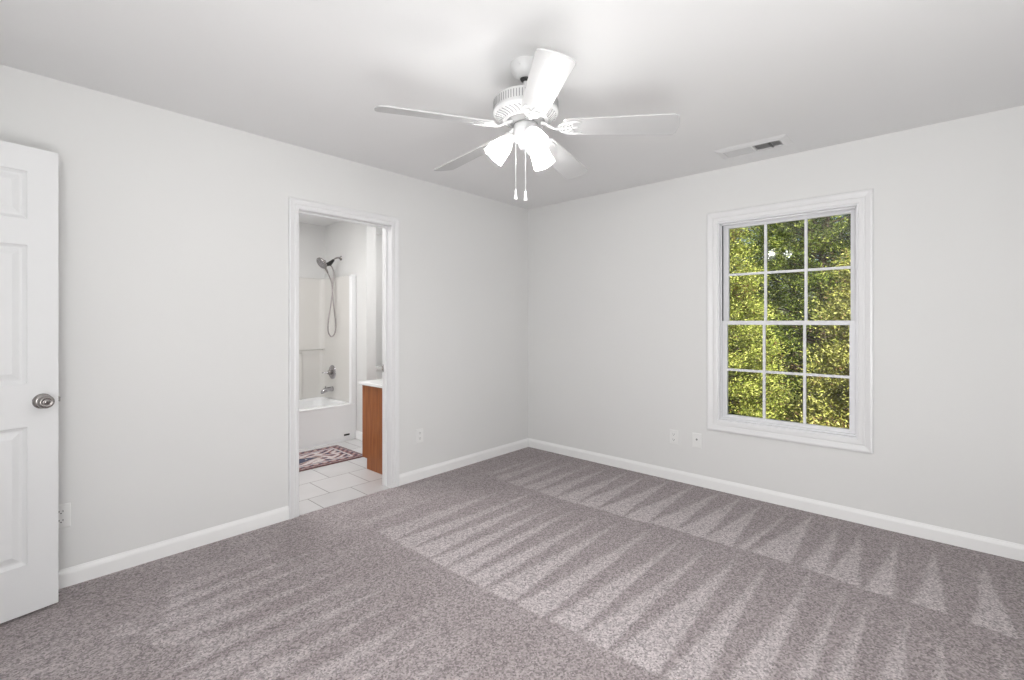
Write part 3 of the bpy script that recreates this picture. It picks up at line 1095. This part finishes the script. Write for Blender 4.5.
cpts = [(TX1 - th, TY1 - th - 0.06), (TX1 - th, TY1 - th), (TX1 - th - 0.06, TY1 - th)] + [(TX1 - th - 0.06 + 0.06 * math.sin(q), TY1 - th - 0.06 + 0.06 * math.cos(q)) for q in (PI / 8, PI / 4, 3 * PI / 8)]
corner.prism(cpts, 0.391, zt - 0.01)
tbuild(corner, 'corner_cove', M['fiberglass'])
rb = MB().tube([(TX0 + 0.12, TY1 - th - 0.045, 0.955), (2.655, TY1 - th - 0.045, 0.955)], 0.007, 10)
rb.lathe([(0.012, 0), (0.012, 0.03)], 14, Matrix.Translation((2.640, TY1 - th - 0.045, 0.955)) @ rot_to((1, 0, 0)))
tbuild(rb, 'grab_bar', M['fiberglass'])['label'] = 'slim bar above the ledge'
fx = TX1 - th
tbuild(MB().lathe([(0.036, 0), (0.036, 0.004), (0.028, 0.010), (0.010, 0.012)], 24, Matrix.Translation((2.618, 5.235, 0.330)) @ rot_to((-1, 0, 0))), 'overflow_cover', M['chrome'])['label'] = 'chrome round overflow cover'
tbuild(MB().box((2.555, TY0 - 0.0005, 0.050), (2.618, TY0 + 0.012, 0.068)).box((2.560, TY0 - 0.0008, 0.054), (2.575, TY0 + 0.011, 0.064)), 'maker_tag', M['black'])['label'] = 'small black tag on the apron'

# valve and spout -----------------------------------------------------------------------
vy = 5.215
va = empty('shower_valve', (fx, vy, 0.70), 'round chrome shower valve with lever on the surround', 'shower valve')
MB().lathe([(0.082, 0), (0.082, 0.003), (0.074, 0.010), (0.040, 0.014), (0.030, 0.016)], 36, rot_to((-1, 0, 0))).build('escutcheon', M['chrome'], va)
MB().lathe([(0.026, 0.014), (0.026, 0.050), (0.022, 0.056), (0.004, 0.058)], 24, rot_to((-1, 0, 0))).build('valve_hub', M['nickel'], va)
MB().tube([(-0.040, 0, 0), (-0.060, 0.012, -0.002), (-0.085, 0.030, -0.004), (-0.105, 0.045, -0.004)], [0.010, 0.008, 0.0065, 0.006], 10).build('lever', M['chrome'], va)
so = empty('tub_spout', (fx, vy, 0.50), 'chrome tub spout below the shower valve', 'tub spout')
MB().tube([(0, 0, 0.006), (-0.030, 0, 0.006), (-0.065, 0, 0.004), (-0.095, 0, -0.004), (-0.115, 0, -0.018), (-0.122, 0, -0.034)], [0.030, 0.028, 0.026, 0.025, 0.023, 0.020], 16).build('spout_body', M['chrome'], so)
MB().lathe([(0.016, -0.0365), (0.016, -0.0340)], 14, Matrix.Translation((-0.122, 0, 0))).build('spout_mouth', M['black'], so)
MB().lathe([(0.004, 0.020), (0.004, 0.036), (0.008, 0.038), (0.008, 0.044), (0.003, 0.046)], 12, Matrix.Translation((-0.085, 0, 0))).build('diverter_knob', M['chrome'], so)

# shower head with hand shower and hose --------------------------------------------------
sy = 5.10
sh0 = empty('hand_shower', (SX, sy, 2.015), 'chrome and black hand shower with looped hose on the bathroom wall', 'shower')
MB().lathe([(0.028, 0), (0.027, 0.004), (0.016, 0.012), (0.010, 0.014)], 24, rot_to((-1, 0, 0))).build('wall_flange', M['nickel'], sh0)
MB().tube([(0, 0, 0), (-0.040, 0, 0.001), (-0.070, 0, -0.010), (-0.100, 0, -0.040)], 0.0095, 12).build('shower_arm', M['nickel'], sh0)
MB().tube([(-0.090, 0, -0.030), (-0.115, 0, -0.055), (-0.140, 0, -0.078), (-0.160, 0, -0.085), (-0.185, 0, -0.085)], [0.014, 0.020, 0.026, 0.022, 0.016], 14).build('holder', M['black'], sh0)
hd = MB()
dirn = Vector((-0.80, -0.10, -0.60)).normalized()
hc = Vector((-0.243, -0.010, -0.088))
X = Matrix.Translation(hc - dirn * 0.030) @ rot_to(dirn)
hd.lathe([(0.012, -0.035), (0.020, -0.022), (0.050, -0.004), (0.070, 0.010), (0.072, 0.022), (0.068, 0.026)], 32, X)
hd = hd.build('spray_head', M['nickel'], sh0)
fp = MB().lathe([(0.062, 0.0255), (0.062, 0.0285), (0.058, 0.0295)], 32, X).build('spray_face', M['chrome'], hd)
nz = MB()
for ring, cnt in ((0.018, 6), (0.036, 12), (0.051, 18)):
    for k in range(cnt):
        w = 2 * PI * k / cnt
        nz.lathe([(0.0032, 0.0290), (0.0028, 0.0325)], 6, X @ Matrix.Translation((ring * math.cos(w), ring * math.sin(w), 0)))
nz.build('spray_nozzle', M['black'], hd)
MB().tube([hc - dirn * 0.055, (-0.205, -0.002, -0.098), (-0.175, 0.0, -0.150), (-0.158, 0.0, -0.185)], [0.014, 0.014, 0.012, 0.009], 12).build('handset_handle', M['nickel'], sh0)


def catmull(P, n=10):
    P = [Vector(p) for p in P]
    P = [P[0]] + P + [P[-1]]
    o = []
    for i in range(1, len(P) - 2):
        for k in range(n):
            t = k / n
            a, b, c, d = P[i - 1:i + 3]
            o.append(0.5 * ((2 * b) + (c - a) * t + (2 * a - 5 * b + 4 * c - d) * t * t + (3 * b - a - 3 * c + d) * t ** 3))
    o.append(P[-2])
    return o


hp = catmull([(-0.140, 0, -0.085), (-0.108, 0.0, -0.115), (-0.090, 0.0, -0.175), (-0.094, 0.0, -0.260), (-0.104, 0.0, -0.390), (-0.088, 0.0, -0.560), (-0.066, 0.0, -0.740), (-0.072, 0.002, -0.850), (-0.112, 0.004, -0.900), (-0.152, 0.004, -0.845), (-0.152, 0.004, -0.730), (-0.124, 0.004, -0.560), (-0.103, 0.006, -0.390), (-0.110, 0.008, -0.290), (-0.135, 0.004, -0.225), (-0.160, 0.0, -0.178)])
MB().tube(hp, 0.0075, 10).build('hose', M['hose'], sh0)

# vanity ----------------------------------------------------------------------------------
VX0, VX1, VY0, VY1 = 2.205, 3.70, YW + WT + 0.002, 3.785
vroot = empty('vanity_cabinet', ((VX0 + VX1) / 2, (VY0 + VY1) / 2, -0.004), 'honey brown wooden vanity cabinet just inside the bathroom doorway', 'vanity')
VO = Matrix.Translation((-(VX0 + VX1) / 2, -(VY0 + VY1) / 2, 0.004))


def vbuild2(mb, name, material, parent=vroot, bevel=0.0):
    mb.v = [tuple(VO @ Vector(p)) for p in mb.v]
    return mb.build(name, material, parent, bevel)


ZT = 0.727
# end panel with a toe-kick notch at the front
side = [(VY0, -0.004), (VY1 - 0.075, -0.004), (VY1 - 0.075, 0.088), (VY1, 0.088), (VY1, ZT), (VY0, ZT)]
for xa in (VX0, VX1 - 0.016):
    X = Matrix(((0, 0, 1, 0), (1, 0, 0, 0), (0, 1, 0, 0), (0, 0, 0, 1)))
    vbuild2(MB().prism(side, xa, xa + 0.016, X), 'side_panel', M['wood'])
cb = MB()
cb.box((VX0 + 0.016, VY1 - 0.020, 0.088), (VX1 - 0.016, VY1, 0.128)).box((VX0 + 0.016, VY1 - 0.020, ZT - 0.05), (VX1 - 0.016, VY1, ZT))
for k in range(5):
    xx = VX0 + 0.016 + (VX1 - VX0 - 0.032 - 0.04) * k / 4
    cb.box((xx, VY1 - 0.020, 0.128), (xx + 0.04, VY1, ZT - 0.05))
cb.box((VX0 + 0.016, VY0, 0.088), (VX1 - 0.016, VY1 - 0.02, 0.100)).box((VX0 + 0.016, VY0, 0.100), (VX1 - 0.016, VY0 + 0.008, ZT))
vbuild2(cb, 'carcass', M['wood'])
vbuild2(MB().box((VX0 + 0.016, VY1 - 0.090, -0.004), (VX1 - 0.016, VY1 - 0.075, 0.088)), 'toe_kick', M['wood'])
for k in range(4):
    w = (VX1 - VX0 - 0.072) / 4
    xa = VX0 + 0.036 + w * k
    d = MB().box((xa + 0.004, VY1, 0.112), (xa + w - 0.004, VY1 + 0.018, ZT - 0.030))
    d = frame_sweep(d, lambda u, v, h: (u, VY1 + 0.018 + h, v), xa + 0.054, 0.162, xa + w - 0.054, ZT - 0.080, [(0, 0), (0, 0.001), (0.010, 0.006), (0.046, 0.006), (0.050, 0.0)])
    d = vbuild2(d, 'cabinet_door', M['wood'], bevel=0.002)
    hx_ = xa + (w - 0.03 if k % 2 == 0 else 0.03)
    vbuild2(MB().lathe([(0.005, 0), (0.005, 0.012), (0.014, 0.018), (0.013, 0.024), (0.003, 0.026)], 16, Matrix.Translation((hx_, VY1 + 0.0245, ZT - 0.14)) @ rot_to((0, 1, 0))), 'door_knob', M['nickel'], d)
ct = MB().box((VX0 - 0.022, VY0, ZT), (VX1, VY1 + 0.035, ZT + 0.026)).box((VX0 - 0.022, VY0, ZT + 0.026), (VX1, VY0 + 0.020, ZT + 0.110))
ct = ct.build('vanity_countertop', M['counter'], None, 0.005)
tag(ct, 'white countertop slab on the wooden vanity', 'countertop')

# toilet behind the stub wall -----------------------------------------------------------------
tcx = 3.265
toi = empty('toilet', (tcx, 5.25, -0.004), 'white toilet tank and bowl beyond the bright wall end, seen past the jamb', 'toilet')
TT = Matrix.Translation((0, 0, 0.004))
tk = MB()
tl = [rrect(-0.20, 0.055, 0.20, 0.235, 0.03, 0.375), rrect(-0.215, 0.045, 0.215, 0.238, 0.03, 0.52), rrect(-0.225, 0.038, 0.225, 0.240, 0.03, 0.672)]
n = len(tl[0])
f = [(i * n + k, i * n + (k + 1) % n, (i + 1) * n + (k + 1) % n, (i + 1) * n + k) for i in range(2) for k in range(n)] + [tuple(range(n - 1, -1, -1)), tuple(2 * n + k for k in range(n))]
tk.add([p for l in tl for p in l], f).build('tank', M['porcelain'], toi, 0.004)
MB().prism([(p[0], p[1]) for p in rrect(-0.240, 0.022, 0.240, 0.246, 0.035, 0)], 0.672, 0.712).build('tank_lid', M['porcelain'], toi, 0.008)
MB().lathe([(0.012, 0), (0.012, 0.012)], 12, Matrix.Translation((-0.15, 0.042, 0.62)) @ rot_to((0, -1, 0))).tube([(-0.15, 0.026, 0.62), (-0.10, 0.022, 0.615), (-0.07, 0.024, 0.610)], 0.006, 8).build('flush_lever', M['chrome'], toi)


def oval(z, a, b, cy, n=28):
    return [(a * math.cos(2 * PI * k / n), cy + b * math.sin(2 * PI * k / n), z) for k in range(n)]


bl = [oval(0, 0.115, 0.21, -0.02), oval(0.03, 0.11, 0.20, -0.02), oval(0.14, 0.095, 0.17, -0.03), oval(0.24, 0.12, 0.20, -0.08), oval(0.33, 0.17, 0.235, -0.14), oval(0.38, 0.185, 0.245, -0.16), oval(0.39, 0.18, 0.24, -0.16), oval(0.39, 0.14, 0.19, -0.16), oval(0.33, 0.12, 0.16, -0.16), oval(0.22, 0.05, 0.07, -0.14)]
n = 28
f = [(i * n + k, i * n + (k + 1) % n, (i + 1) * n + (k + 1) % n, (i + 1) * n + k) for i in range(len(bl) - 1) for k in range(n)] + [tuple(range(n - 1, -1, -1)), tuple((len(bl) - 1) * n + k for k in range(n))]
MB().add([p for l in bl for p in l], f, True).box((-0.15, 0.02, 0.30), (0.15, 0.22, 0.376)).build('bowl', M['porcelain'], toi)
sl_ = [oval(0.391, 0.19, 0.25, -0.155), oval(0.412, 0.192, 0.252, -0.155), oval(0.420, 0.18, 0.24, -0.155)]
f = [(i * n + k, i * n + (k + 1) % n, (i + 1) * n + (k + 1) % n, (i + 1) * n + k) for i in range(2) for k in range(n)] + [tuple(range(n - 1, -1, -1)), tuple(2 * n + k for k in range(n))]
MB().add([p for l in sl_ for p in l], f, True).build('seat_lid', M['plate'], toi)

# rug -------------------------------------------------------------------------------------------


def rug():
    x0, x1, y0, y1 = 1.22, 2.405, 4.062, 4.632
    nx, ny = 190, 92
    zt = 0.005
    cream, red, navy, pink, tan = np.array((0.55, 0.50, 0.49)), np.array((0.20, 0.105, 0.105)), np.array((0.075, 0.08, 0.12)), np.array((0.40, 0.29, 0.29)), np.array((0.34, 0.27, 0.25))
    verts, cols = [], []
    rs = np.random.RandomState(2)
    for i in range(nx + 1):
        for k in range(ny + 1):
            x = x0 + (x1 - x0) * i / nx
            y = y0 + (y1 - y0) * k / ny
            verts.append((x, y, zt + 0.0006 * math.sin(i * 2.1) * math.sin(k * 1.7)))
            d = min(x - x0, x1 - x, y - y0, y1 - y)
            u = (x - (x0 + x1) / 2)
            w = (y - (y0 + y1) / 2)
            if d < 0.012:
                c = red * 0.8
            elif d < 0.028:
                c = tan if int((x + y) * 60) % 3 else navy
            elif d < 0.085:
                s = math.sin(x * 75) * math.sin(y * 75)
                c = pink if s > 0.25 else (navy if s < -0.55 else red)
            elif d < 0.100:
                c = cream
            elif d < 0.112:
                c = navy
            else:
                q = abs(u) / 0.42 + abs(w) / 0.17
                s = math.sin(u * 48) * math.cos(w * 58)
                if q < 0.38:
                    c = cream if s > 0.2 else navy
                elif q < 0.62:
                    c = navy
                elif q < 0.74:
                    c = tan
                else:
                    s = math.sin(u * 33 + 2 * math.sin(w * 30)) * math.cos(w * 40 + 1.5 * math.sin(u * 22))
                    c = cream if s > -0.05 else (pink if s > -0.42 else (red if s > -0.72 else navy))
            cols.append(np.clip(c * (0.85 + 0.3 * rs.rand()), 0, 1))
    f = []
    for i in range(nx):
        for k in range(ny):
            a = i * (ny + 1) + k
            f.append((a, a + ny + 1, a + ny + 2, a + 1))
    nb = len(verts)
    b = [(x0, y0, -0.004), (x1, y0, -0.004), (x1, y1, -0.004), (x0, y1, -0.004)]
    edge = [0, nx * (ny + 1), nx * (ny + 1) + ny, ny]
    verts += b
    cols += [red] * 4
    f.append((nb + 3, nb + 2, nb + 1, nb))
    for e in range(4):
        e2 = (e + 1) % 4
        f.append((nb + e, nb + e2, edge[e2], edge[e]))
    me = bpy.data.meshes.new('bath_rug')
    me.from_pydata([tuple(p) for p in verts], [], f)
    at = me.color_attributes.new('weave', 'FLOAT_COLOR', 'POINT')
    at.data.foreach_set('color', np.concatenate([np.array(cols), np.ones((len(cols), 1))], 1).astype(np.float32).reshape(-1))
    me.materials.append(M['rug'])
    o = bpy.data.objects.new('bath_rug', me)
    COL.objects.link(o)
    tag(o, 'red, navy and cream oriental patterned rug on the bathroom tiles before the tub', 'rug')


rug()

# ------------------------------------------------------------------ outside
GZ = -3.0
m = MB().box((XW + 0.3, -14, GZ - 0.2), (40, 24, GZ))
structure('ground', m, M['ground'], 'shaded ground far below the window', 'ground')


def tree(name, x, y, height, radius, leafmat, label, seed, nclump, per, leaf, base=0.6):
    rs = np.random.RandomState(seed)
    root = empty(name, (x, y, GZ), label, 'tree', 0, 'trees outside the window')
    tr = MB()
    z = np.linspace(0, height * 0.96, 9)
    tr.tube([(0.06 * math.sin(q * 1.3 + seed), 0.06 * math.cos(q * 1.7 + seed) - 0.06, q) for q in z], list(0.13 * (1 - z / height) + 0.012), 8)
    tr.build('trunk', M['bark'], root)
    bs = MB()
    V, F = [], []

    def rad(zz):
        t = (zz - base) / (height - base)
        return radius * (max(0.0, 1 - t) ** 0.6) * (0.75 + 0.25 * min(1, t * 6))

    for c in range(nclump):
        zz = base + (height - base) * (rs.rand() ** 1.15) * 0.98
        a = rs.rand() * 2 * PI
        rr = rad(zz) * (0.62 + 0.45 * rs.rand())
        tip = np.array([rr * math.cos(a), rr * math.sin(a), zz])
        if c % 3 == 0:
            zb = max(0.2, zz - 0.25 * rr)
            bs.tube([(0, 0, zb), (tip[0] * 0.5, tip[1] * 0.5, zb + 0.3 * (zz - zb) + 0.05), tuple(tip)], [0.022, 0.014, 0.005], 5)
        out = np.array([math.cos(a), math.sin(a), 0.25])
        size = 0.13 + 0.15 * rs.rand()
        side = np.cross(out, [0, 0, 1.0]); side /= np.linalg.norm(side)
        up = np.cross(side, out)
        # leaf sprays scattered in a flattened, drooping pad
        p = rs.normal(size=(per, 3)) * np.array([0.62, 0.55, 0.26]) * size
        pos = tip + p[:, :1] * out + p[:, 1:2] * side + p[:, 2:] * np.array([0, 0, 1.0]) - np.array([0, 0, 0.35]) * (p[:, 1:2] ** 2) / size
        d = p / (np.linalg.norm(p, axis=1, keepdims=True) + 1e-6) * 0.9 + out * 0.8 + rs.normal(size=(per, 3)) * 0.45
        d /= np.linalg.norm(d, axis=1, keepdims=True)
        w = np.cross(d, rs.normal(size=(per, 3)) + np.array([0, 0, 1.5]))
        w /= np.linalg.norm(w, axis=1, keepdims=True) + 1e-6
        ln = leaf * (0.6 + 0.8 * rs.rand(per, 1))
        wd = ln * 0.17
        k0 = len(V) * 4
        q = np.stack([pos, pos + d * ln * 0.5 + w * wd, pos + d * ln, pos + d * ln * 0.5 - w * wd], 1)
        V.append(q)
    V = np.concatenate(V).reshape(-1, 3)
    F = np.arange(len(V)).reshape(-1, 4)
    bs.build('branch', M['bark'], root)
    me = bpy.data.meshes.new('foliage')
    me.vertices.add(len(V)); me.vertices.foreach_set('co', V.astype(np.float32).reshape(-1))
    me.loops.add(len(V)); me.loops.foreach_set('vertex_index', np.arange(len(V), dtype=np.int32))
    me.polygons.add(len(F)); me.polygons.foreach_set('loop_start', np.arange(0, len(V), 4, dtype=np.int32))
    me.polygons.foreach_set('loop_total', np.full(len(F), 4, dtype=np.int32))
    me.update(calc_edges=True)
    me.materials.append(leafmat)
    o = bpy.data.objects.new('foliage', me)
    COL.objects.link(o)
    o.parent = root
    return root


tree('evergreen_tree', 8.2, 2.85, 6.2, 1.40, M['leafA'], 'yellow green evergreen filling the left panes of the window', 3, 900, 300, 0.040)
tree('evergreen_tree', 7.7, 0.55, 5.3, 1.15, M['leafC'], 'olive green evergreen at the lower right of the window view', 8, 800, 300, 0.040)
tree('evergreen_tree', 11.0, 1.75, 8.9, 2.0, M['leafB'], 'tall dark green evergreen behind the others, filling the upper right panes', 5, 1000, 260, 0.050)
tree('evergreen_tree', 12.2, 5.4, 7.4, 1.9, M['leafB'], 'dark evergreen behind, at the left edge of the window view', 6, 800, 70, 0.10)
tree('evergreen_tree', 10.2, -2.1, 7.4, 1.9, M['leafB'], 'dark evergreen standing off to the right of the window view', 9, 800, 70, 0.10)
tree('evergreen_tree', 15.6, 3.2, 9.5, 2.4, M['leafB'], 'farthest dark evergreen, seen only through gaps between the nearer trees', 12, 900, 70, 0.12)
